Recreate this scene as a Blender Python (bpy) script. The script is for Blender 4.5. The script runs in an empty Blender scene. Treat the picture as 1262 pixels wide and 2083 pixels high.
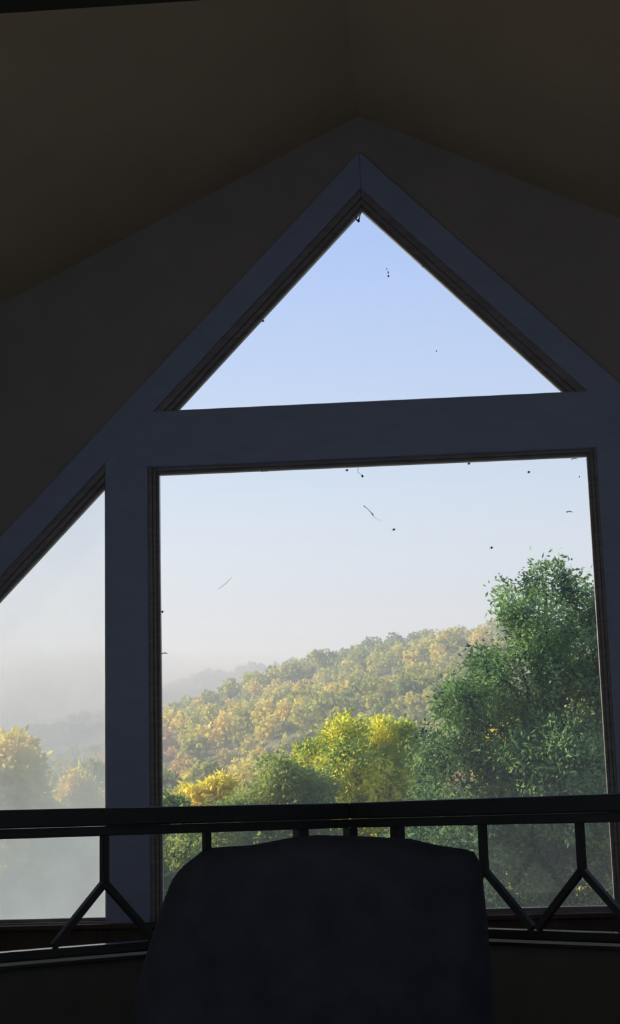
import bpy, bmesh, math, random
import numpy as np
from mathutils import Vector, Matrix

random.seed(7)
rng = np.random.default_rng(7)
sc = bpy.context.scene
C = sc.collection

# ------------------------------------------------------------------ camera
F_PX = 3146.6
YAW, PITCH, ROLL = .0738, .1948, .0274
cam_d = bpy.data.cameras.new('camera')
cam = bpy.data.objects.new('camera', cam_d)
C.objects.link(cam)
cam_d.sensor_fit = 'VERTICAL'
cam_d.sensor_height = 24.0
cam_d.lens = F_PX / 2083 * 24.0
cam_d.clip_start = .05
cam_d.clip_end = 9000
cam_m = (Matrix.Rotation(YAW, 4, 'Z') @ Matrix.Rotation(PITCH, 4, 'X') @ Matrix.Rotation(ROLL, 4, 'Y')
         @ Matrix.Rotation(math.pi / 2, 4, 'X'))
cam.matrix_world = Matrix.Translation((.277, -8.477, 1.198)) @ cam_m
sc.camera = cam

# ------------------------------------------------------------------ exposure
sc.view_settings.view_transform = 'Standard'
sc.view_settings.look = 'None'
sc.view_settings.exposure = 0.0
sc.view_settings.gamma = 1.0
sc.view_settings.use_curve_mapping = False

# ------------------------------------------------------------------ sky
world = bpy.data.worlds.new('sky')
sc.world = world
world.use_nodes = True
wn, wl = world.node_tree.nodes, world.node_tree.links
wn.clear()
w_out = wn.new('ShaderNodeOutputWorld')
w_bg = wn.new('ShaderNodeBackground')
w_ramp = wn.new('ShaderNodeValToRGB')
w_sep = wn.new('ShaderNodeSeparateXYZ')
w_tc = wn.new('ShaderNodeTexCoord')
wl.new(w_tc.outputs['Generated'], w_sep.inputs[0])
wl.new(w_sep.outputs['Z'], w_ramp.inputs[0])
wl.new(w_ramp.outputs[0], w_bg.inputs[0])
wl.new(w_bg.outputs[0], w_out.inputs[0])
w_bg.inputs[1].default_value = 1.05


def s2l(c):
    return tuple(((v / 255) / 12.92 if v / 255 <= .04045 else ((v / 255 + .055) / 1.055) ** 2.4) for v in c)


SKY = [(0.0, (235, 243, 250)), (.07, (252, 255, 262)), (.11, (246, 253, 266)), (.15, (226, 246, 272)), (.217, (196, 226, 266)),
       (.266, (172, 208, 266)), (.36, (140, 186, 262)), (.6, (105, 155, 240)), (1.0, (75, 120, 215))]
el = w_ramp.color_ramp.elements
el[0].position, el[0].color = SKY[0][0], (*s2l(SKY[0][1]), 1)
el[1].position, el[1].color = SKY[-1][0], (*s2l(SKY[-1][1]), 1)
for pos, col in SKY[1:-1]:
    e = el.new(pos)
    e.color = (*s2l(col), 1)

# ------------------------------------------------------------------ sun
sun_d = bpy.data.lights.new('sun', 'SUN')
sun_d.energy = 10.5
sun_d.angle = math.radians(.6)
sun_d.color = (1.0, .86, .62)
sun = bpy.data.objects.new('sun', sun_d)
C.objects.link(sun)
SUN_DIR = Vector((-.84, .11, .46)).normalized()      # towards the sun
sun.rotation_euler = SUN_DIR.to_track_quat('Z', 'Y').to_euler()


# ------------------------------------------------------------------ helpers
def link(o, parent=None):
    C.objects.link(o)
    if parent is not None:
        o.parent = parent
    return o


def tag(o, label=None, cat=None, group=None, kind=None):
    if label:
        o['label'] = label
    if cat:
        o['category'] = cat
    if group:
        o['group'] = group
    if kind:
        o['kind'] = kind
    return o


def empty(name, loc=(0, 0, 0)):
    o = bpy.data.objects.new(name, None)
    o.location = loc
    o.empty_display_size = .2
    return link(o)


class MB:
    """collects shapes and links them as one mesh object"""
    def __init__(self):
        self.v, self.f = [], []

    def add(self, vs, fs):
        n = len(self.v)
        self.v += [tuple(v) for v in vs]
        self.f += [tuple(i + n for i in f) for f in fs]
        return self

    def prism(self, poly, y0, y1):
        """polygon in x,z (counter-clockwise seen from -y) run from y0 to y1"""
        n = len(poly)
        vs = [(x, y0, z) for x, z in poly] + [(x, y1, z) for x, z in poly]
        fs = [tuple(range(n)), tuple(reversed(range(n, 2 * n)))]
        fs += [(i, i + n, (i + 1) % n + n, (i + 1) % n) for i in range(n)]
        return self.add(vs, fs)

    def box(self, x0, x1, y0, y1, z0, z1):
        return self.prism([(x0, z0), (x1, z0), (x1, z1), (x0, z1)], y0, y1)

    def ring(self, a, b, y0, y1):
        """frame between two outlines with the same number of corners"""
        n = len(a)
        for i in range(n):
            j = (i + 1) % n
            q = [a[i], a[j], b[j], b[i]]
            self.prism(q, y0, y1)
        return self

    def beam(self, p, q, w, h, up=(0, 0, 1)):
        """bar of section w x h from p to q (h along up)"""
        p, q, up = Vector(p), Vector(q), Vector(up)
        d = (q - p).normalized()
        s = d.cross(up).normalized()
        u = s.cross(d).normalized()
        vs = []
        for e in (p, q):
            for a, b in ((-1, -1), (1, -1), (1, 1), (-1, 1)):
                vs.append(e + s * a * w / 2 + u * b * h / 2)
        return self.add(vs, [(0, 3, 2, 1), (4, 5, 6, 7), (0, 1, 5, 4), (1, 2, 6, 5), (2, 3, 7, 6), (3, 0, 4, 7)])

    def tube(self, pts, rad, n=7):
        pts = [Vector(p) for p in pts]
        rings = []
        for i, p in enumerate(pts):
            d = (pts[min(i + 1, len(pts) - 1)] - pts[max(i - 1, 0)]).normalized()
            a = d.cross(Vector((.31, .2, .93))).normalized()
            b = d.cross(a)
            rings.append([p + (a * math.cos(t) + b * math.sin(t)) * rad[i] for t in [2 * math.pi * k / n for k in range(n)]])
        vs = [v for r in rings for v in r]
        fs = []
        for i in range(len(pts) - 1):
            for k in range(n):
                fs.append((i * n + k, i * n + (k + 1) % n, (i + 1) * n + (k + 1) % n, (i + 1) * n + k))
        fs.append(tuple(reversed(range(n))))
        fs.append(tuple(range((len(pts) - 1) * n, len(pts) * n)))
        return self.add(vs, fs)

    def build(self, name, mat, parent=None, bevel=0, smooth=False):
        me = bpy.data.meshes.new(name)
        me.from_pydata(self.v, [], self.f)
        bm = bmesh.new()
        bm.from_mesh(me)
        bmesh.ops.recalc_face_normals(bm, faces=bm.faces)
        bm.to_mesh(me)
        bm.free()
        if smooth:
            me.polygons.foreach_set('use_smooth', [True] * len(me.polygons))
        me.materials.append(mat)
        o = bpy.data.objects.new(name, me)
        link(o, parent)
        if bevel:
            m = o.modifiers.new('bevel', 'BEVEL')
            m.width = bevel
            m.segments = 2
            m.limit_method = 'ANGLE'
        return o


def mesh_np(name, verts, faces, mats, parent=None, mat_idx=None):
    """quads from numpy arrays"""
    me = bpy.data.meshes.new(name)
    nv, nf = len(verts), len(faces)
    k = faces.shape[1]
    me.vertices.add(nv)
    me.vertices.foreach_set('co', verts.astype(np.float32).ravel())
    me.loops.add(nf * k)
    me.loops.foreach_set('vertex_index', faces.astype(np.int32).ravel())
    me.polygons.add(nf)
    me.polygons.foreach_set('loop_start', np.arange(0, nf * k, k, dtype=np.int32))
    for m in mats:
        me.materials.append(m)
    if mat_idx is not None:
        me.polygons.foreach_set('material_index', mat_idx.astype(np.int32))
    me.update(calc_edges=True)
    me.validate()
    o = bpy.data.objects.new(name, me)
    return link(o, parent)


def inset(poly, d):
    """offset a convex counter-clockwise outline outwards by d"""
    n = len(poly)
    lines = []
    for i in range(n):
        (x0, z0), (x1, z1) = poly[i], poly[(i + 1) % n]
        L = math.hypot(x1 - x0, z1 - z0)
        nx, nz = (z1 - z0) / L, -(x1 - x0) / L
        lines.append((nx, nz, nx * x0 + nz * z0 + d))
    out = []
    for i in range(n):
        a, b = lines[i - 1], lines[i]
        det = a[0] * b[1] - a[1] * b[0]
        out.append(((a[2] * b[1] - a[1] * b[2]) / det, (a[0] * b[2] - a[2] * b[0]) / det))
    return out


# ------------------------------------------------------------------ materials
def base_mat(name):
    m = bpy.data.materials.new(name)
    m.use_nodes = True
    return m, m.node_tree.nodes, m.node_tree.links


def principled(name, col, rough=.6, noise=0, scale=4, stretch=(1, 1, 1), spec=.5, bump=0, col2=None):
    m, n, l = base_mat(name)
    b = n['Principled BSDF']
    b.inputs['Roughness'].default_value = rough
    b.inputs['Specular IOR Level'].default_value = spec
    tc = n.new('ShaderNodeTexCoord')
    mp = n.new('ShaderNodeMapping')
    mp.inputs['Scale'].default_value = stretch
    nz = n.new('ShaderNodeTexNoise')
    nz.inputs['Scale'].default_value = scale
    nz.inputs['Detail'].default_value = 5
    rp = n.new('ShaderNodeValToRGB')
    c2 = col2 or tuple(v * (1 - noise) for v in col)
    rp.color_ramp.elements[0].position, rp.color_ramp.elements[1].position = .3, .7
    rp.color_ramp.elements[0].color = (*c2, 1)
    rp.color_ramp.elements[1].color = (*col, 1)
    l.new(tc.outputs['Object'], mp.inputs[0])
    l.new(mp.outputs[0], nz.inputs[0])
    l.new(nz.outputs['Fac'], rp.inputs[0])
    l.new(rp.outputs[0], b.inputs['Base Color'])
    if bump:
        bp = n.new('ShaderNodeBump')
        bp.inputs['Strength'].default_value = bump
        bp.inputs['Distance'].default_value = .01
        l.new(nz.outputs['Fac'], bp.inputs['Height'])
        l.new(bp.outputs[0], b.inputs['Normal'])
    return m


M_WALL = principled('painted plaster wall', (.42, .40, .42), .9, .1, 3, bump=.1)
M_WALL2 = principled('pale painted side wall', (.60, .66, .74), .9, .05, 3)
M_CEIL = principled('painted plaster ceiling', (.60, .47, .34), .9, .1, 2, bump=.1)
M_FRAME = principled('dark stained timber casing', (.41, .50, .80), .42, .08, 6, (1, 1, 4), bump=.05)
M_STOP = principled('stained window stop moulding', (.40, .38, .42), .25, .3, 8, (1, 1, 6))
M_APRON = principled('reddish stained boards', (.13, .085, .08), .6, .35, 5, (6, 1, 1))
M_RAIL = principled('dark varnished railing wood', (.05, .055, .065), .38, .3, 12, (3, 3, 3))
M_BEAM = principled('dark rough tie beam', (.04, .035, .035), .8, .3, 8, (1, 6, 6), spec=.2)
M_LEDGE = principled('gloss painted ledge', (.035, .036, .04), .14, .15, 6)
M_LEDGEWALL = principled('dark painted half wall', (.11, .11, .11), .8, .2, 6)
M_FLOOR = principled('dark plank floor', (.24, .27, .32), .5, .2, 3, (8, 1, 1))
M_CHAIR = principled('dark navy charcoal upholstery', (.036, .043, .064), .95, .3, 14, bump=.4, spec=.2)
M_WOODLEG = principled('dark chair wood', (.05, .03, .02), .4, .3, 8, (1, 1, 5))
M_BUG = principled('dried insect and web', (.06, .05, .045), .8, .4, 200)
M_BARK = principled('grey brown bark', (.06, .055, .048), .9, .5, 6, (3, 3, .6), bump=.8)
M_SIDING = principled('exterior board siding', (.2, .14, .1), .8, .3, 4, (1, 1, 6))


def glass_mat(name, dust0, dust1, zlo, zhi, tint):
    """clear pane with a film of dust and dried condensation that thickens downwards"""
    m, n, l = base_mat(name)
    n.clear()
    out = n.new('ShaderNodeOutputMaterial')
    tr = n.new('ShaderNodeBsdfTransparent')
    tr.inputs[0].default_value = (.97, .985, .98, 1)
    gl = n.new('ShaderNodeBsdfGlossy')
    gl.inputs['Roughness'].default_value = .02
    fr = n.new('ShaderNodeFresnel')
    fr.inputs[0].default_value = 1.45
    df = n.new('ShaderNodeBsdfTranslucent')
    df.inputs[0].default_value = (*tint, 1)
    m1, m2 = n.new('ShaderNodeMixShader'), n.new('ShaderNodeMixShader')
    tc = n.new('ShaderNodeTexCoord')
    sp = n.new('ShaderNodeSeparateXYZ')
    mr = n.new('ShaderNodeMapRange')
    mr.inputs['From Min'].default_value = zlo
    mr.inputs['From Max'].default_value = zhi
    mr.inputs['To Min'].default_value = dust0
    mr.inputs['To Max'].default_value = dust1
    nz = n.new('ShaderNodeTexNoise')
    nz.inputs['Scale'].default_value = 2.2
    nz.inputs['Detail'].default_value = 6
    mu = n.new('ShaderNodeMapRange')
    mu.inputs['From Min'].default_value = .3
    mu.inputs['From Max'].default_value = .7
    mu.inputs['To Min'].default_value = .8
    mu.inputs['To Max'].default_value = 1.15
    ma = n.new('ShaderNodeMath')
    ma.operation = 'MULTIPLY'
    l.new(tc.outputs['Object'], sp.inputs[0])
    l.new(sp.outputs['Z'], mr.inputs['Value'])
    l.new(tc.outputs['Object'], nz.inputs[0])
    l.new(nz.outputs['Fac'], mu.inputs['Value'])
    l.new(mr.outputs[0], ma.inputs[0])
    l.new(mu.outputs[0], ma.inputs[1])
    l.new(fr.outputs[0], m1.inputs[0])
    l.new(tr.outputs[0], m1.inputs[1])
    l.new(gl.outputs[0], m1.inputs[2])
    l.new(ma.outputs[0], m2.inputs[0])
    l.new(m1.outputs[0], m2.inputs[1])
    l.new(df.outputs[0], m2.inputs[2])
    l.new(m2.outputs[0], out.inputs[0])
    return m


M_GLASS = glass_mat('window glass', .01, .01, 3, 5, (.9, .9, .9))
M_GLASS_MAIN = glass_mat('window glass dusty below', .06, .008, .7, 2.0, (.8, .82, .8))
M_GLASS_LEFT = glass_mat('window glass fogged', .66, .10, .75, 2.2, (.90, .93, .88))


def leaf_mat(name, cols, patch=None, scale=.5, trans=.55, jit=.22, objrand=0):
    """leaves: colour by noise patch and leaf by leaf"""
    m, n, l = base_mat(name)
    n.clear()
    out = n.new('ShaderNodeOutputMaterial')
    df, tl = n.new('ShaderNodeBsdfDiffuse'), n.new('ShaderNodeBsdfTranslucent')
    mx = n.new('ShaderNodeMixShader')
    mx.inputs[0].default_value = trans
    tc = n.new('ShaderNodeTexCoord')
    nz = n.new('ShaderNodeTexNoise')
    nz.inputs['Scale'].default_value = scale
    nz.inputs['Detail'].default_value = 3
    ge = n.new('ShaderNodeNewGeometry')
    ad = n.new('ShaderNodeMath')
    ad.operation = 'MULTIPLY_ADD'
    ad.inputs[1].default_value = jit
    sb = n.new('ShaderNodeMath')
    sb.operation = 'SUBTRACT'
    sb.inputs[1].default_value = jit / 2
    rp = n.new('ShaderNodeValToRGB')
    es = rp.color_ramp.elements
    k = len(cols)
    for i, c in enumerate(cols):
        p = .32 + .36 * i / (k - 1)
        e = es[0] if i == 0 else (es[1] if i == k - 1 else es.new(p))
        e.position, e.color = p, (*c, 1)
    l.new(tc.outputs['Object'], nz.inputs[0])
    l.new(ge.outputs['Random Per Island'], ad.inputs[0])
    l.new(nz.outputs['Fac'], ad.inputs[2])
    l.new(ad.outputs[0], sb.inputs[0])
    if objrand:
        oi_ = n.new('ShaderNodeObjectInfo')
        o2 = n.new('ShaderNodeMath')
        o2.operation = 'MULTIPLY_ADD'
        o2.inputs[1].default_value = objrand
        l.new(oi_.outputs['Random'], o2.inputs[0])
        l.new(sb.outputs[0], o2.inputs[2])
        sb = n.new('ShaderNodeMath')
        sb.operation = 'SUBTRACT'
        sb.inputs[1].default_value = objrand / 2
        l.new(o2.outputs[0], sb.inputs[0])
    l.new(sb.outputs[0], rp.inputs[0])
    l.new(rp.outputs[0], df.inputs[0])
    l.new(rp.outputs[0], tl.inputs[0])
    l.new(df.outputs[0], mx.inputs[1])
    l.new(tl.outputs[0], mx.inputs[2])
    l.new(mx.outputs[0], out.inputs[0])
    return m


L_OAK = leaf_mat('oak leaves', [(.02, .07, .055), (.09, .21, .12), (.32, .50, .18)], scale=1.2)
L_YG = leaf_mat('yellow green leaves', [(.14, .28, .08), (.50, .58, .07), (.98, .90, .10)], scale=.7, trans=.65)
L_GRN = leaf_mat('mid green leaves', [(.08, .18, .08), (.16, .29, .10), (.42, .48, .11)], scale=.5)
L_YEL = leaf_mat('golden leaves', [(.80, .74, .12), (.92, .82, .12), (.92, .74, .18)], scale=.6, trans=.65)
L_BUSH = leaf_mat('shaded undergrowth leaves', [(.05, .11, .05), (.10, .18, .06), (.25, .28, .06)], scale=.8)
L_F = {
    'orange': leaf_mat('orange autumn crowns', [(.60, .32, .14), (.75, .45, .16), (.70, .55, .16)], scale=.08, jit=.08, objrand=.3),
    'yellow': leaf_mat('yellow autumn crowns', [(.55, .54, .09), (.78, .72, .10), (.80, .62, .12)], scale=.08, jit=.08, objrand=.3),
    'green': leaf_mat('green crowns', [(.12, .20, .08), (.20, .30, .10), (.34, .42, .10)], scale=.08, jit=.08, objrand=.3),
    'olive': leaf_mat('olive crowns', [(.30, .36, .09), (.46, .50, .10), (.62, .58, .12)], scale=.08, jit=.08, objrand=.3),
}
M_GROUND = principled('leaf litter and undergrowth', (.16, .15, .07), .95, .5, .03, col2=(.08, .10, .05))
M_RIDGE = principled('distant wooded ridge', (.14, .16, .10), .95, .4, .012, col2=(.09, .11, .07))


def fog_mat(name, dens, col, aniso=.2):
    m, n, l = base_mat(name)
    n.clear()
    out = n.new('ShaderNodeOutputMaterial')
    v = n.new('ShaderNodeVolumeScatter')
    v.inputs['Color'].default_value = (*col, 1)
    v.inputs['Density'].default_value = dens
    v.inputs['Anisotropy'].default_value = aniso
    l.new(v.outputs[0], out.inputs['Volume'])
    return m


# ================================================================== THE ROOM
RX, RY0 = 3.3, -12.0          # half width, back
APEX, PIT = 5.21, .49         # gable peak and pitch
SL = 1.043                    # slope of the raked windows


def st(o):
    o['kind'] = 'structure'
    return o


w = MB()
for s in (1, -1):
    for poly in ([(-3.3, 0), (-2.85, 0), (-2.85, 1.877), (-3.3, 1.877)],
                 [(-3.3, 1.877), (-2.85, 1.877), (0, 4.85), (0, APEX), (-3.3, APEX - PIT * 3.3)]):
        w.prism([(x * s, z) for x, z in poly], -.05, .04)
w.box(-2.85, 2.85, -.05, .04, -.2, .62)
st(w.build('wall_front', M_WALL))
side_h = APEX - PIT * RX
WY0, WY1, WZ0, WZ1 = -11.5, -6.4, .4, 3.3                   # unseen side-wall openings behind the viewer, added to daylight the room
for nm, x0, x1 in (('wall_left', -RX - .15, -RX), ('wall_right', RX, RX + .15)):
    b = MB().box(x0, x1, RY0, WY0, -.2, side_h + .1).box(x0, x1, WY1, .04, -.2, side_h + .1)
    b.box(x0, x1, WY0, WY1, -.2, WZ0).box(x0, x1, WY0, WY1, WZ1, side_h + .1)
    st(b.build(nm, M_WALL2))
bw = MB().prism([(-RX, -.2), (RX, -.2), (RX, side_h), (0, APEX), (-RX, side_h)], RY0 - .15, RY0)
st(bw.build('wall_back', M_WALL2))
st(MB().box(-RX, RX, RY0, .15, -.25, 0).build('floor', M_FLOOR))
cb = MB()
OV = .15                                                     # the ceiling and roof slab
for s in (1, -1):
    e = RX + .15
    cb.prism([(0, APEX), (0, APEX + .3), (-e * s, APEX - PIT * e + .3), (-e * s, APEX - PIT * e)], RY0 - OV, .05)
st(cb.build('ceiling', M_CEIL))

# lower panelling below the windows
st(MB().box(-3.3, 3.3, -.075, -.05, 0, .672).build('trim_1', M_APRON, bevel=.004))
# raked casing boards
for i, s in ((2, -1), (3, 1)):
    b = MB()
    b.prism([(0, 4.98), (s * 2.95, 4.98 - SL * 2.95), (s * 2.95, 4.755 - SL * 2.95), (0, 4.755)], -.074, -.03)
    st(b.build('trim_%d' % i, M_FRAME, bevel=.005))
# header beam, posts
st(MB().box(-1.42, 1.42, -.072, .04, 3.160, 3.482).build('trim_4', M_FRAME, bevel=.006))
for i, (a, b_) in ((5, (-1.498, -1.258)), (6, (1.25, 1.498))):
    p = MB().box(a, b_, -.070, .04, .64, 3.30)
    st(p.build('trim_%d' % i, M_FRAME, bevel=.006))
for i, s in ((7, -1), (8, 1)):                                # outer jambs
    st(MB().box(min(s * 2.72, s * 2.86), max(s * 2.72, s * 2.86), -.070, .04, .64, 1.95).build('trim_%d' % i, M_FRAME, bevel=.006))
# sill boards with a nosing
st(MB().box(-2.86, 2.86, -.115, .04, .645, .672).build('trim_9', M_APRON, bevel=.006))


def window(n, poly, mat, steps):
    r = empty('window_%d' % n, (0, 0, 0))
    st(r)
    fr = MB()
    d0 = 0
    for d1, y in steps:
        fr.ring(inset(poly, d0), inset(poly, d1), y, .03)
        d0 = d1
    fr.build('window_frame', M_STOP, r, bevel=.004)
    MB().prism(inset(poly, .01), .002, .008).build('glass_pane', mat, r)
    return r


ST = [(.018, -.018), (.042, -.034), (.075, -.050)]
ZT = 4.64
window(1, [(-1.099, 3.49), (1.099, 3.49), (0, ZT)], M_GLASS, [(.018, -.018), (.045, -.036), (.09, -.055)])
window(2, [(-1.2, .70), (1.2, .70), (1.2, 3.125), (-1.2, 3.125)], M_GLASS_MAIN, [(.016, -.016), (.036, -.030), (.066, -.045)])
lw = [(-2.74, .70), (-1.512, .70), (-1.512, ZT - SL * 1.512), (-2.74, ZT - SL * 2.74)]
window(3, lw, M_GLASS_LEFT, [(.018, -.018), (.045, -.036), (.09, -.055)])
rw = [(-x, z) for x, z in reversed(lw)]
window(4, rw, M_GLASS_MAIN, [(.018, -.018), (.045, -.036), (.09, -.055)])

for n_, x in ((5, -RX - .08), (6, RX + .08)):                # unseen side windows, added to light the room
    rt = empty('window_%d' % n_)
    st(rt)
    fb = MB()
    for y0 in (WY0, -8.63, WY1 - .06):
        fb.box(x - .04, x + .04, y0, y0 + .06, WZ0, WZ1)
    fb.box(x - .04, x + .04, WY0, WY1, WZ0, WZ0 + .06).box(x - .04, x + .04, WY0, WY1, WZ1 - .06, WZ1)
    fb.build('window_frame', M_STOP, rt)
    MB().box(x - .004, x + .004, WY0 + .03, WY1 - .03, WZ0 + .03, WZ1 - .03).build('glass_pane', M_GLASS, rt)

# tie beam across the ceiling
st(MB().box(-2.9, 2.9, -4.0, -3.82, 3.855, 4.05).build('trim_10', M_BEAM, bevel=.01))

# ------------------------------------------------------------------ half wall with its ledge, a prow pointing at the window
AP = Vector((-.137, -.80))
DL = Vector((-1.39, -1.23)).normalized()
DR = Vector((1.184, -.91)).normalized()
LEN = 2.6


def arm(d, s, off, z):
    """point s along an arm, off towards the room (negative y side)"""
    n_ = Vector((d.y, -d.x)) if d.x > 0 else Vector((-d.y, d.x))
    if n_.y > 0:
        n_ = -n_
    p = AP + d * s + n_ * off
    return Vector((p.x, p.y, z))


def mitre(off):
    """where the two arms meet when pushed off towards the room"""
    b = (DL + DR).normalized()
    h = abs(b.x * DL.y - b.y * DL.x)
    return AP + b * (off / h)


def vee(o0, o1, z0, z1, len_=LEN, mb=None):
    """bar following the prow, section from offset o0 to o1 and z0 to z1"""
    mb = mb or MB()
    for d in (DL, DR):
        a0, a1 = mitre(o0), mitre(o1)
        e0, e1 = arm(d, len_, o0, 0), arm(d, len_, o1, 0)
        base = [(a0.x, a0.y), (a1.x, a1.y), (e1.x, e1.y), (e0.x, e0.y)]
        vs = [(x, y, z0) for x, y in base] + [(x, y, z1) for x, y in base]
        mb.add(vs, [(0, 1, 2, 3), (7, 6, 5, 4), (0, 4, 5, 1), (1, 5, 6, 2), (2, 6, 7, 3), (3, 7, 4, 0)])
    return mb


st(vee(-.03, .05, 0, .625).build('wall_half', M_LEDGEWALL))
st(vee(-.05, .085, .625, .652).build('trim_11', M_LEDGE, bevel=.003))

M_GLINT = principled('pale ledge glint', (.62, .62, .64), .3, .15, 6)
st(vee(.085, .094, .641, .653).build('trim_12', M_GLINT))  # added thin strip, its pale colour paints the glint along the ledge

rail = empty('railing', (AP.x, AP.y, .652))
tag(rail, 'dark wooden railing with forked balusters on the ledge before the windows', 'railing')


def rel(o, root):
    o.matrix_parent_inverse = Matrix.Translation(root.location).inverted()
    return o


for d in (DL, DR):
    def half(o0, o1, z0, z1, nm, mat, bev):
        a0, a1 = mitre(o0), mitre(o1)
        e0, e1 = arm(d, LEN, o0, 0), arm(d, LEN, o1, 0)
        base = [(a0.x, a0.y), (a1.x, a1.y), (e1.x, e1.y), (e0.x, e0.y)]
        m = MB().add([(x, y, z0) for x, y in base] + [(x, y, z1) for x, y in base],
                     [(0, 1, 2, 3), (7, 6, 5, 4), (0, 4, 5, 1), (1, 5, 6, 2), (2, 6, 7, 3), (3, 7, 4, 0)])
        rel(m.build(nm, mat, rail, bevel=bev), rail)
    half(-.045, .045, 1.185, 1.262, 'handrail', M_RAIL, .008)
    half(-.02, .028, 1.143, 1.184, 'sub_rail', M_RAIL, .004)
    half(-.03, .045, .653, .690, 'bottom_rail', M_LEDGE, .003)


def bar(d, s0, z0, s1, z1, wd, mb):
    p, q = arm(d, s0, 0, z0), arm(d, s1, 0, z1)
    n_ = Vector((d.y, -d.x, 0))
    return mb.beam(p, q, wd, .032, up=(n_.x, n_.y, 0))


def vpost(d, s, w_, z0, z1, nm):
    p = arm(d, s, 0, 0)
    m = MB().beam((p.x, p.y, z0), (p.x, p.y, z1), w_, w_, up=(d.x, d.y, 0))
    rel(m.build(nm, M_RAIL, rail, bevel=.003), rail)


vpost(DL, .0, .052, .690, 1.143, 'post')
vpost(DL, .30, .056, .690, 1.143, 'post')
vpost(DL, 2.2, .056, .690, 1.143, 'post')
vpost(DR, .295, .052, .690, 1.143, 'post')
for d, ss in ((DL, (.834, 1.364)), (DR, (.79, 1.305, 1.82, 2.335))):
    for s in ss:
        m = MB()
        bar(d, s, .935, s, 1.143, .032, m)
        bar(d, s - .245, .695, s, .945, .030, m)
        bar(d, s + .245, .695, s, .945, .030, m)
        rel(m.build('forked_baluster', M_RAIL, rail, bevel=.002), rail)

# ------------------------------------------------------------------ the chair
CH = Vector((.02, -4.45, 0))
chair = empty('armchair', CH)
tag(chair, 'dark upholstered armchair with high rounded back, in front of the railing', 'armchair')
OUT_L = [(.30, -.56), (.55, -.535), (.72, -.515), (.80, -.50), (.87, -.478), (.95, -.447), (1.0, -.430), (1.05, -.408), (1.08, -.385), (1.105, -.355), (1.12, -.32)]
OUT_R = [(.30, .375), (.69, .380), (.86, .378), (.95, .374), (1.01, .370), (1.05, .368), (1.075, .364), (1.09, .358), (1.10, .35)]
TOP = [(-.56, 1.10), (-.385, 1.115), (-.35, 1.123), (-.30, 1.130), (-.2, 1.134), (-.10, 1.150), (-.04, 1.154), (.05, 1.150), (.13, 1.144), (.19, 1.140),
       (.26, 1.122), (.33, 1.110), (.355, 1.10), (.378, 1.08)]


def lerp(t, tab):
    return float(np.interp(t, [a for a, _ in tab], [b for _, b in tab]))


NU, NV = 64, 56
vs, fs = [], []
for side in (-1, 1):
    for j in range(NV + 1):
        v = j / NV
        zl = zr = .30 + v * .8
        for _ in range(12):
            xl, xr = lerp(zl, OUT_L), lerp(zr, OUT_R)
            zl, zr = .30 + v * (lerp(xl, TOP) - .30), .30 + v * (lerp(xr, TOP) - .30)
        for i in range(NU + 1):
            u = i / NU
            x = xl + (xr - xl) * u
            z = .30 + v * (lerp(x, TOP) - .30)
            e = max(0, (1 - abs(2 * u - 1) ** 7)) * max(0, (1 - v ** 9))
            t = .115 * math.sqrt(e)
            wr = .006 * math.sin(9 * x + 5 * z) * math.sin(7 * z) * (e ** .5)
            vs.append((x, side * (t + wr) + (z - .3) * -.12 + .0, z))
n1 = (NV + 1) * (NU + 1)
for k in (0, n1):
    for j in range(NV):
        for i in range(NU):
            a = k + j * (NU + 1) + i
            fs.append((a, a + 1, a + NU + 2, a + NU + 1))
m = MB().add(vs, fs)
back = m.build('backrest', M_CHAIR, chair, smooth=True)
bm = bmesh.new()
bm.from_mesh(back.data)
bmesh.ops.remove_doubles(bm, verts=bm.verts, dist=.0015)
bmesh.ops.holes_fill(bm, edges=bm.edges)
bmesh.ops.recalc_face_normals(bm, faces=bm.faces)
bm.to_mesh(back.data)
bm.free()


def cushion(x0, x1, y0, y1, z0, z1, nm, mat=M_CHAIR, bev=.05):
    o = MB().box(x0, x1, y0, y1, z0, z1).build(nm, mat, chair, smooth=True)
    md = o.modifiers.new('bevel', 'BEVEL')
    md.width, md.segments = bev, 5
    return o


cushion(-.33, .25, .14, .72, .30, .47, 'seat_cushion')
cushion(-.44, .36, .02, .70, .12, .30, 'seat_base', bev=.02)
cushion(-.46, -.33, .08, .74, .28, .60, 'armrest')
cushion(.25, .38, .08, .74, .28, .60, 'armrest')
for x in (-.38, .30):
    for y in (.07, .64):
        MB().tube([(x, y, 0), (x, y, .125)], [.018, .026], 10).build('leg', M_WOODLEG, chair)

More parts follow.
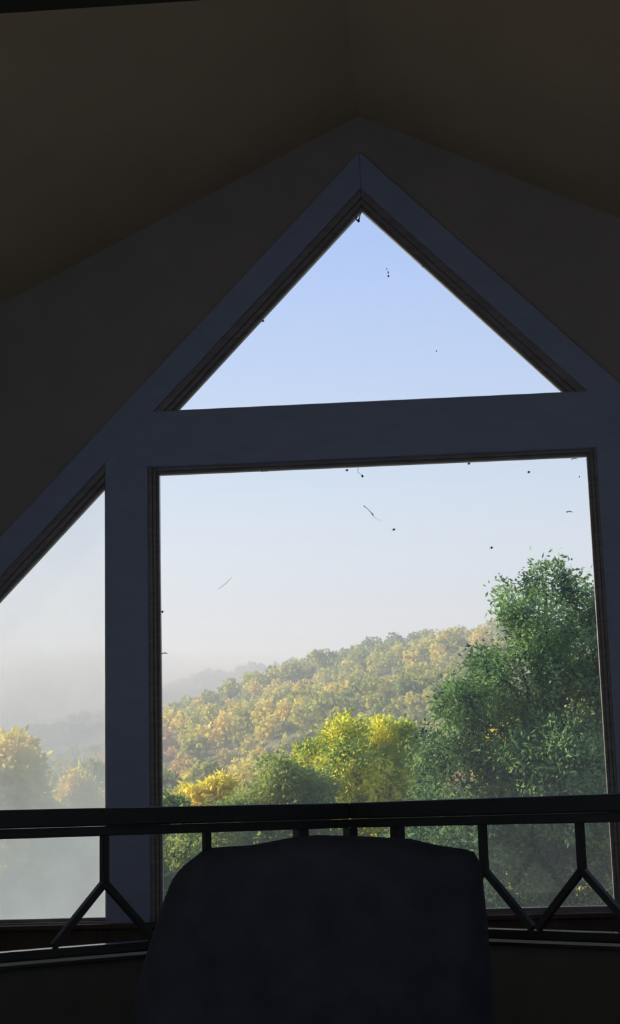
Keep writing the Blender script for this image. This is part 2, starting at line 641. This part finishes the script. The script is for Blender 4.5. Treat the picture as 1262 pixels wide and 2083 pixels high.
# ------------------------------------------------------------------ dried insects and web on the panes
SPECKS = [
    (-.020, 4.600, 'hang', 'dark clot of web hanging in the peak of the triangular pane'),
    (.139, 4.258, 'dots', 'vertical row of three tiny specks high in the triangular pane'),
    (.341, 4.285, 'bug', 'dead insect caught on the right raked edge of the triangular pane'),
    (-.591, 4.005, 'bug', 'dead insect at the left raked edge of the triangular pane'),
    (.395, 3.774, 'tiny', 'faint lone speck in the right half of the triangular pane'),
    (-.135, 3.105, 'bug', 'dead insect right under the head of the big pane, left of the hanging web'),
    (-.05, 3.085, 'thread', 'short web with an insect at its end, hanging under the head of the big pane'),
    (.004, 2.866, 'strand', 'long slanting strand of web high in the middle of the big pane'),
    (.115, 2.755, 'bug', 'dead insect below the end of the long slanting web strand'),
    (.650, 2.631, 'bug', 'lone dead insect on the sky above the tall tree, right part of the big pane'),
    (-.832, 2.487, 'strand2', 'thin pale strand of web in the left part of the big pane'),
    (.877, 3.049, 'bug', 'lone dead insect below the head of the big pane, towards its right corner'),
    (1.154, 3.010, 'tiny', 'small speck beside the right edge of the big pane near its top corner'),
    (1.089, 2.814, 'dash', 'short horizontal wisp of web near the right edge of the big pane'),
    (1.133, 3.112, 'dash', 'crumbs of web in the top right corner of the big pane'),
    (.548, 3.112, 'bug', 'dead insect touching the head of the big pane right of its middle'),
    (-1.190, 2.343, 'bug', 'dark insect on the left edge of the big pane, upper of the two there'),
    (-1.178, 2.110, 'dash', 'short dash of web at the left edge of the big pane above the misty ridge'),
    (-.60, 3.118, 'dash', 'crumbs of web along the head of the big pane, left part'),
]
for x, z, kind, lab in SPECKS:
    m = MB()

    def blob(a, b, r, el_=1.3):
        m.tube([(a, 0, b - r * el_), (a + r * .2, 0, b - r * .5), (a, 0, b + r * .5), (a - r * .1, 0, b + r * el_)], [r * .3, r, r * .9, r * .25], 6)
    if kind == 'bug':
        blob(0, 0, .0052)
        for k in range(3):
            m.tube([(-.010, 0, .004 * k - .006), (.010, 0, .003 * k)], [.0007, .0007], 4)
    elif kind == 'tiny':
        blob(0, 0, .0035)
    elif kind == 'hang':
        m.tube([(.012, 0, .03), (.008, 0, .01), (0, 0, -.02)], [.003, .003, .004], 5)
        m.tube([(-.012, 0, .008), (-.016, 0, -.008), (-.002, 0, -.02)], [.003, .004, .005], 5)
        blob(-.002, -.018, .008)
        blob(-.015, .002, .005)
    elif kind == 'dots':
        blob(-.008, .022, .003)
        blob(0, 0, .0035, 3)
        blob(0, -.022, .005)
    elif kind == 'thread':
        m.tube([(-.022, 0, .032), (-.024, 0, .005), (0, 0, -.014)], [.002, .0012, .0008], 4)
        blob(0, -.018, .006)
    elif kind == 'strand':
        m.tube([(-.052, 0, .032), (-.03, 0, .012), (-.01, 0, -.012), (.01, 0, -.04)], [.0022, .0012, .0022, .0006], 4)
        blob(-.003, -.020, .0032, 2.5)
        m.tube([(.01, 0, -.04), (.05, 0, -.062)], [.0006, .0004], 4)
    elif kind == 'strand2':
        m.tube([(-.045, 0, -.03), (0, 0, 0), (.035, 0, .035)], [.0006, .0014, .0006], 4)
    elif kind == 'dash':
        m.tube([(-.02, 0, 0), (0, 0, .003), (.018, 0, -.002)], [.0008, .003, .0008], 5)
        blob(-.014, .0, .003)
    is_web = kind in ('hang', 'thread', 'strand', 'strand2', 'dash')
    o = m.build('cobweb' if is_web else 'dead_insect', M_BUG, smooth=True)
    o.location = (x, -.004, z)
    tag(o, lab, 'cobweb' if is_web else 'insect', 'dried insects and webs on the window panes')

# ================================================================== THE LAND
CX = [-700, -420, -254.7, -219.5, -190.1, -157.8, -122.6, -96.1, -78.5, -43.4, -2.7, 31.9, 112.4, 300, 700]
CZ = [5, 8, 20, 31, 43, 62, 69, 79.5, 86, 94, 101, 103, 104, 108, 110]


def crest(x):
    return np.interp(x, CX, CZ) - 6.5


def T(x, y):
    """ground height"""
    x, y = np.asarray(x, float), np.asarray(y, float)
    k = np.clip(y / 900, .3, 1.2)
    c = crest(x / k)
    near = np.interp(y, [-60, 8, 30, 60, 130, 220], [-4, -4, -6.5, -10, -14, -14])
    s = np.clip((y - 220) / 680, 0, 1)
    z = near + (c + 14) * s ** .95
    z = z + s * (1 - s) * 8 * (4.6 * np.sin(y / 30 + x / 70 + 1.5 * np.sin(x / 45)) + 1.6 * np.sin(y / 13 + x / 40))
    z = z - np.clip(y - 900, 0, 400) * .25
    z = z + .6 * np.sin(x / 9 + y / 14)
    return z


def sheet(name, xs, ys, fn, mat):
    X, Y = np.meshgrid(xs, ys)
    Z = fn(X, Y)
    V = np.stack([X, Y, Z], -1).reshape(-1, 3)
    nx, ny = len(xs), len(ys)
    a = (np.arange(ny - 1)[:, None] * nx + np.arange(nx - 1)[None]).ravel()
    Fq = np.stack([a, a + 1, a + nx + 1, a + nx], 1)
    o = mesh_np(name, V, Fq, [mat])
    o.data.polygons.foreach_set('use_smooth', [True] * len(o.data.polygons))
    return st(o)


sheet('ground', np.linspace(-700, 700, 200), np.concatenate([np.linspace(.3, 200, 50), np.linspace(206, 1250, 190)]), T, M_GROUND)

L2X, L2Z = [-1500, -600, -423.7, -318.3, -262, -218, -150, -82, 184, 900], [60, 75, 86.8, 104, 124, 139.5, 146, 148, 150, 150]


def T2(x, y):
    c = np.interp(x, L2X, L2Z) - 6
    return c - np.abs(y - 1500) * .22 + 3 * np.sin(x / 30) * np.cos(y / 50)


sheet('hill', np.linspace(-1300, 900, 200), np.linspace(1210, 1800, 40), T2, M_RIDGE)


def T1(x, y):
    c = np.interp(x, [-2500, -1200, -845, -786, -698, -635, -523, 0, 2000], [190, 196, 210, 215, 203, 197, 199, 205, 200])
    return c - np.abs(y - 3000) * .2 + 2.5 * np.sin(x / 23) + 1.5 * np.sin(x / 9 + y / 40)


sheet('far_hill', np.linspace(-2400, 1500, 500), np.linspace(2300, 3400, 60), T1, M_RIDGE)


# ------------------------------------------------------------------ foliage
def unit(a):
    return a / np.maximum(np.linalg.norm(a, axis=1, keepdims=True), 1e-9)


def leaves(blobs, n_tuft, per, ll, lw_, tuft=.35, fill=.55, squash=.9, rg=rng, face=False):
    """leaf quads in tufts spread over the shells of the crown's lobes; blobs: x,y,z,r"""
    B = np.array(blobs, float)
    wgt = B[:, 3] ** 2
    idx = rg.choice(len(B), n_tuft, p=wgt / wgt.sum())
    d = unit(rg.normal(size=(n_tuft, 3)))
    rad = B[idx, 3] * (fill + (1 - fill) * rg.random(n_tuft) ** .5) * (1 + .16 * rg.normal(size=n_tuft))
    c = B[idx, :3] + d * rad[:, None] * np.array([1, 1, squash])
    d = unit(d + np.array([0, 0, -.1]))
    c = np.repeat(c, per, 0)
    dd = unit(np.repeat(d, per, 0) * .9 + rg.normal(size=(len(c), 3)) * .75 + np.array([0, 0, -.12]))
    base = c + rg.normal(size=c.shape) * tuft * .33
    L = ll * (.6 + .8 * rg.random(len(c)))[:, None]
    if face:                                       # leaf masses lying on the crown's surface
        nrm = unit(np.repeat(d, per, 0) + rg.normal(size=dd.shape) * .45)
        dd = unit(np.cross(nrm, rg.normal(size=dd.shape)))
        side = np.cross(nrm, dd)
    else:
        side = unit(np.cross(dd, rg.normal(size=dd.shape)))
    W = lw_ * (.7 + .6 * rg.random(len(c)))[:, None]
    tip = base + dd * L
    mid = base + dd * L * .45
    V = np.stack([base, mid + side * W / 2, tip, mid - side * W / 2], 1).reshape(-1, 3)
    Fq = np.arange(len(V)).reshape(-1, 4)
    return V, Fq


def tree(name, blobs, y, n_tuft, per, ll, lw_, mat, label, cat='tree', base_xy=None, spread=1.0, trunk_r=.18, tuft=.35, fill=.5, group=None, back=True):
    """blobs: x, z, r in the plane at y; a depth of their own is added"""
    B = []
    for (x, z, r) in blobs:
        B.append((x, y + random.uniform(-1, 1) * spread, z, r))
        if back:
            B.append((x + random.uniform(-.5, .5) * r, y + random.uniform(.8, 1.8) * spread, z - .3 * r, r * .9))
    B = np.array(B)
    bx, by = base_xy if base_xy else (float(B[:, 0].mean()), float(B[:, 1].mean()))
    gz = float(T(bx, by)) - .1
    root = empty(name, (bx, by, gz))
    tag(root, label, cat, group)
    off = np.array([bx, by, gz])
    V, Fq = leaves(B, n_tuft, per, ll, lw_, tuft, fill)
    mesh_np('foliage', V - off, Fq, [mat], root)
    top = float(B[:, 2].max())
    cx_, cy_ = float(B[:, 0].mean()), float(B[:, 1].mean())
    t = MB()
    n_ = 8
    pts = []
    for i in range(n_ + 1):
        f = i / n_
        pts.append((bx + (cx_ - bx) * f + .12 * math.sin(5 * f + bx) - bx, by + (cy_ - by) * f - by, (top - gz) * f * .93))
    t.tube(pts, [trunk_r * (1.25 - 1.1 * i / n_) for i in range(n_ + 1)], 9)
    t.build('trunk', M_BARK, root, smooth=True)
    br = MB()
    for (x, yy, z, r) in B:
        f = max(.12, min(.85, (z - 1.2 * r - gz) / (top - gz)))
        k = f * n_
        i = min(n_ - 1, int(k))
        p0 = Vector(pts[i]).lerp(Vector(pts[i + 1]), k - i)
        p1 = Vector((x - bx, yy - by, z - gz + r * .3))
        pm = p0.lerp(p1, .55) + Vector((0, 0, -.12 * r))
        br.tube([p0, pm, p1], [trunk_r * .36, trunk_r * .22, trunk_r * .06], 6)
    br.build('branches', M_BARK, root, smooth=True)
    return root


OAK = [(3.4, 7.0, 0.6), (2.5, 6.5, 0.5), (4.3, 6.5, 0.75), (3.1, 5.7, 0.9), (4.4, 5.2, 1.03), (1.7, 4.9, 0.5), (2.6, 4.5, 1.0), (4.1, 3.8, 1.29),
       (1.0, 3.9, 0.7), (2.1, 3.2, 1.25), (3.4, 2.3, 1.54), (0.4, 2.8, 0.6), (1.1, 1.7, 1.29), (2.7, 0.8, 1.54), (4.2, 1.5, 1.42), (0.7, 0.2, 1.42),
       (2.2, -0.6, 1.54), (3.9, -0.4, 1.54), (5.6, 6.0, 1.03), (5.6, 4.0, 1.42), (5.6, 2.0, 1.54), (5.5, 0.0, 1.54), (0.4, -0.9, 1.16)]
tree('oak_tree', [(x, z, r * (.86 if r < 1 else .95)) for x, z, r in OAK], 32, 3900, 34, .15, .056, L_OAK, 'tall dark green oak filling the right of the big window, above the ridge line',
     base_xy=(3.6, 33), spread=1.2, trunk_r=.3, tuft=.50, fill=.5, back=False)
tree('golden_tree', [(3.2, 4.2, .9), (2.6, 3.2, 1.0), (5.6, 3.9, 1.0), (6.1, 1.5, 1.3), (3.8, 2.1, 1.2), (4.8, 2.9, 1.1), (6.6, -.6, 1.2)], 50, 2600, 10, .2, .09, L_YEL,
     'golden tree glimpsed through the gaps of the tall dark oak', spread=.9, trunk_r=.16)
CEN = [(-2.8, 3.9, .7), (-1.6, 3.8, .75), (-0.7, 3.9, .6), (-3.8, 3.2, .7), (-2.5, 2.7, 1.1), (-1.1, 2.5, 1.1), (-4.4, 2.4, .65), (-0.5, 1.3, 1.04), (-1.9, 1.0, 1.39),
       (-3.4, 1.1, 1.13), (-0.6, -0.5, 1.39), (-2.6, -0.6, 1.56), (-4.3, -0.7, 1.21), (-1.3, -2.0, 1.56)]
tree('maple_tree', CEN, 46, 4200, 26, .17, .085, L_YG, 'sunlit yellow-green tree in the middle of the big window, left of the tall oak',
     spread=1.2, trunk_r=.22, tuft=.45)
GRN = [(-4.5, 2.5, .6), (-3.6, 2.1, .7), (-4.6, 2.0, .75), (-5.4, 1.6, .6), (-3.7, 1.4, .8), (-6.0, 0.9, .9), (-7.1, -0.1, 1.2), (-5.0, -0.1, 1.39), (-3.3, -0.2, 1.23), (-7.9, -0.7, 1.08), (-6.2, -1.5, 1.39), (-4.1, -1.7, 1.39)]
tree('green_tree', GRN, 40, 3600, 24, .15, .075, L_GRN, 'rounded mid green tree in front of the yellow-green one, at its lower left',
     spread=1.0, trunk_r=.2, tuft=.4)
tree('green_tree', [(-9.6, 1.6, .6), (-10.5, 1.2, .93), (-9.9, .7, .93), (-10.1, -.7, 1.12)], 50, 1500, 9, .26, .12, L_GRN,
     'small green tree low at the left edge of the big window, beside the golden one', spread=.7, trunk_r=.13)
tree('golden_tree', [(-9.6, 1.8, .75), (-8.9, 2.1, .5), (-8.5, 2.6, .42), (-9.5, .8, 1.03)], 56, 1300, 9, .28, .13, L_YEL,
     'small bright golden tree just above the handrail at the lower left of the big window', spread=.7, trunk_r=.13)
tree('golden_tree', [(-13.3, 3.9, .3), (-13.4, 3.3, .55), (-13.7, 2.5, .8), (-13.2, 2.1, .6), (-13.5, 1.2, .96), (-12.9, .9, .64), (-14.7, 3.1, .96),
                     (-14.9, 1.7, 1.12), (-13.2, -.2, 1.12), (-12.7, 1.5, .7), (-12.4, .7, .7)], 42, 3400, 10, .25, .11, L_YEL,
     'tall pale golden tree behind the fogged left pane, at the edge of the picture', spread=.9, trunk_r=.15)
tree('golden_tree', [(-13.2 + 1, 2.55, .4), (-13.0 + 1.1, 2.1, .35), (-13.4 + 1, 1.9, .55), (-13.3 + 1, 1.2, .6), (-12.4, .5, .7)], 46, 1000, 9, .25, .11, L_YEL,
     'small round golden tree behind the fogged left pane, right of the tall one', spread=.5, trunk_r=.1)
tree('olive_tree', [(-21.2, 4.3, .69), (-21.0, 3.3, .81), (-21.3, 2.3, .94), (-21.2, .8, 1.2)], 90, 900, 8, .4, .2, L_F['olive'],
     'slim pale olive tree behind the fogged left pane, close to the post', spread=.6, trunk_r=.14)
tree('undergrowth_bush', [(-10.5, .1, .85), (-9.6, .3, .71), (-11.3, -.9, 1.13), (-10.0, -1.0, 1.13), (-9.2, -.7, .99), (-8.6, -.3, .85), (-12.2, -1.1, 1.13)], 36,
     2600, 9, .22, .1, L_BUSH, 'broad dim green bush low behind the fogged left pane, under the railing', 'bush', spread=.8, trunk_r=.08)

# trees of the woods: prototypes
PROTO = {}
for kind, mt in L_F.items():
    PROTO[kind] = []
    for v in range(4):
        r_ = np.random.default_rng(100 + v * 7 + len(kind))
        bl = []
        for q in range(9):
            a = r_.uniform(0, 6.28)
            rr = r_.uniform(.6, 2.5)
            bl.append((rr * math.cos(a), rr * math.sin(a), 7.6 - .5 * rr * rr * .8 + r_.uniform(-.6, .6), r_.uniform(1.0, 1.6)))
        bl.append((0, 0, 7.4, 1.7))
        V, Fq = leaves(bl, 520, 4, .62, .5, .5, .85, .9, r_, True)
        me = mesh_np('foliage', V, Fq, [mt])
        bpy.data.objects.remove(me)
        PROTO[kind].append(bpy.data.meshes['foliage' if 'foliage' in bpy.data.meshes and False else [k for k in bpy.data.meshes.keys() if k.startswith('foliage')][-1]])
tm = MB().tube([(0, 0, -1), (.1, 0, 3), (0, .1, 6.5)], [.32, .24, .08], 7).build('trunk', M_BARK)
TRUNK = tm.data
bpy.data.objects.remove(tm)


def kind_at(x, y, el_):
    """patches of colour on the slope: warm low down, greener towards the crest"""
    p = math.sin(x / 21 + 1.3 * math.sin(y / 37)) + .8 * math.sin(y / 23 + x / 60) + random.uniform(-1.1, 1.1)
    warm = .75 * p + 1.25 - 2.3 * el_
    if warm > 1.45:
        return 'orange'
    if warm > .45:
        return 'yellow'
    if warm > -.8:
        return 'olive'
    return 'green'


cand = []
y = 150.0
while y < 925:
    step = 6.1 + y * .0046
    x0, x1 = -.335 * (y + 9) - 6, .20 * (y + 9) + 6
    x = x0 + random.uniform(0, step)
    while x < x1:
        px_, py_ = x + random.uniform(-.4, .4) * step, y + random.uniform(-.4, .4) * step
        cand.append((px_, py_))
        x += step
    y += step * .9
cand.sort(key=lambda c: c[1])
# nearest ones, seen largest, stand as individuals
LAB = {
    'orange': 'orange autumn tree, one of those scattered over the lower wooded slope',
    'yellow': 'yellow autumn tree, one of those scattered over the lower wooded slope',
    'olive': 'olive tree with thinning leaves, one of those over the lower wooded slope',
    'green': 'still green tree, one of those scattered over the lower wooded slope',
}
rootcount = 0
indiv, rest = [], []
for (x, y) in cand:
    inside = -.285 * (y + 9) < x < .135 * (y + 9)
    if y >= 225 and inside and len(indiv) < 300:
        indiv.append((x, y))
    else:
        rest.append((x, y))
for (x, y) in indiv:
    kd = kind_at(x, y, (y - 220) / 680)
    r = bpy.data.objects.new(kd + '_tree', None)
    C.objects.link(r)
    r.location = (x, y, float(T(x, y)))
    sc_ = random.uniform(.8, 1.4)
    r.scale = (sc_, sc_, sc_ * random.uniform(.85, 1.2))
    r.rotation_euler = (0, 0, random.uniform(0, 6.28))
    tag(r, LAB[kd], 'tree', kd + ' trees on the lower wooded slope')
    f = bpy.data.objects.new('foliage', random.choice(PROTO[kd]))
    C.objects.link(f)
    f.parent = r
    t = bpy.data.objects.new('trunk', TRUNK)
    C.objects.link(t)
    t.parent = r

# the rest of the woods as one mass
crown_sets = []
for v in range(5):
    r_ = np.random.default_rng(500 + v)
    bl = [(0, 0, 7.2, 1.9)]
    for q in range(6):
        rr, a = r_.uniform(1.0, 2.4), r_.uniform(0, 6.28)
        bl.append((rr * math.cos(a), rr * math.sin(a), 7.2 - .5 * rr * rr + r_.uniform(-.5, .5), r_.uniform(1.1, 1.7)))
    crown_sets.append(leaves(bl, 130, 2, 1.1, 1.0, .5, .9, .9, r_, True))
KI = ['orange', 'yellow', 'green', 'olive']


def mass(name, pts, ground, label, cat, scl=1.0, el_fn=None):
    Vs, Fs, Ms, n0 = [], [], [], 0
    for (x, y) in pts:
        V, Fq = random.choice(crown_sets)
        a = random.uniform(0, 6.28)
        s_ = random.uniform(.75, 1.45) * scl
        R_ = np.array([[math.cos(a), -math.sin(a), 0], [math.sin(a), math.cos(a), 0], [0, 0, 1]]) * s_
        Vs.append(V @ R_.T + np.array([x, y, float(ground(x, y))]))
        Fs.append(Fq + n0)
        n0 += len(V)
        Ms.append(np.full(len(Fq), KI.index(kind_at(x, y, el_fn(y)))))
    o = mesh_np(name, np.concatenate(Vs), np.concatenate(Fs), [L_F[k] for k in KI], None, np.concatenate(Ms))
    tag(o, label, cat, kind='stuff')
    return o


mass('forest_canopy', rest, T, 'mass of autumn tree crowns covering the hillside up to its crest', 'forest', 1.0, lambda y: (y - 220) / 680)
pts2 = []
for k in range(900):
    pts2.append((random.uniform(-560, 120), random.uniform(1370, 1505)))
mass('ridge_canopy', pts2, T2, 'hazy tree crowns along the second ridge behind the hillside', 'forest', 1.25, lambda y: 1.0)

# ------------------------------------------------------------------ haze and valley mist
hz = MB().box(-1600, 1300, 14, 3500, -40, 235).build('haze', fog_mat('morning haze', .00084, (.86, .92, 1.0)))
tag(hz, 'thin bright haze filling the valley air outside', 'haze', kind='stuff')


def mist(name, c, r, dens, label):
    me = bpy.data.meshes.new(name)
    bm = bmesh.new()
    bmesh.ops.create_icosphere(bm, subdivisions=4, radius=1)
    for v in bm.verts:
        q = v.co
        v.co = Vector((q.x * r[0], q.y * r[1], q.z * r[2])) * (1 + .08 * math.sin(5 * q.x + 3 * q.z) + .05 * math.sin(9 * q.x + 2))
    bm.to_mesh(me)
    bm.free()
    me.materials.append(fog_mat(name, dens, (.92, .95, 1.0)))
    o = bpy.data.objects.new(name, me)
    o.location = c
    link(o)
    tag(o, label, 'mist', kind='stuff')


mist('valley_mist', (-150, 470, 8), (95, 160, 34), .0024, 'bank of bluish mist lying in the valley at the far left')
mist('ridge_mist', (-215, 1130, 100), (150, 90, 26), .0065, 'streak of bright mist drifting between the two ridges')
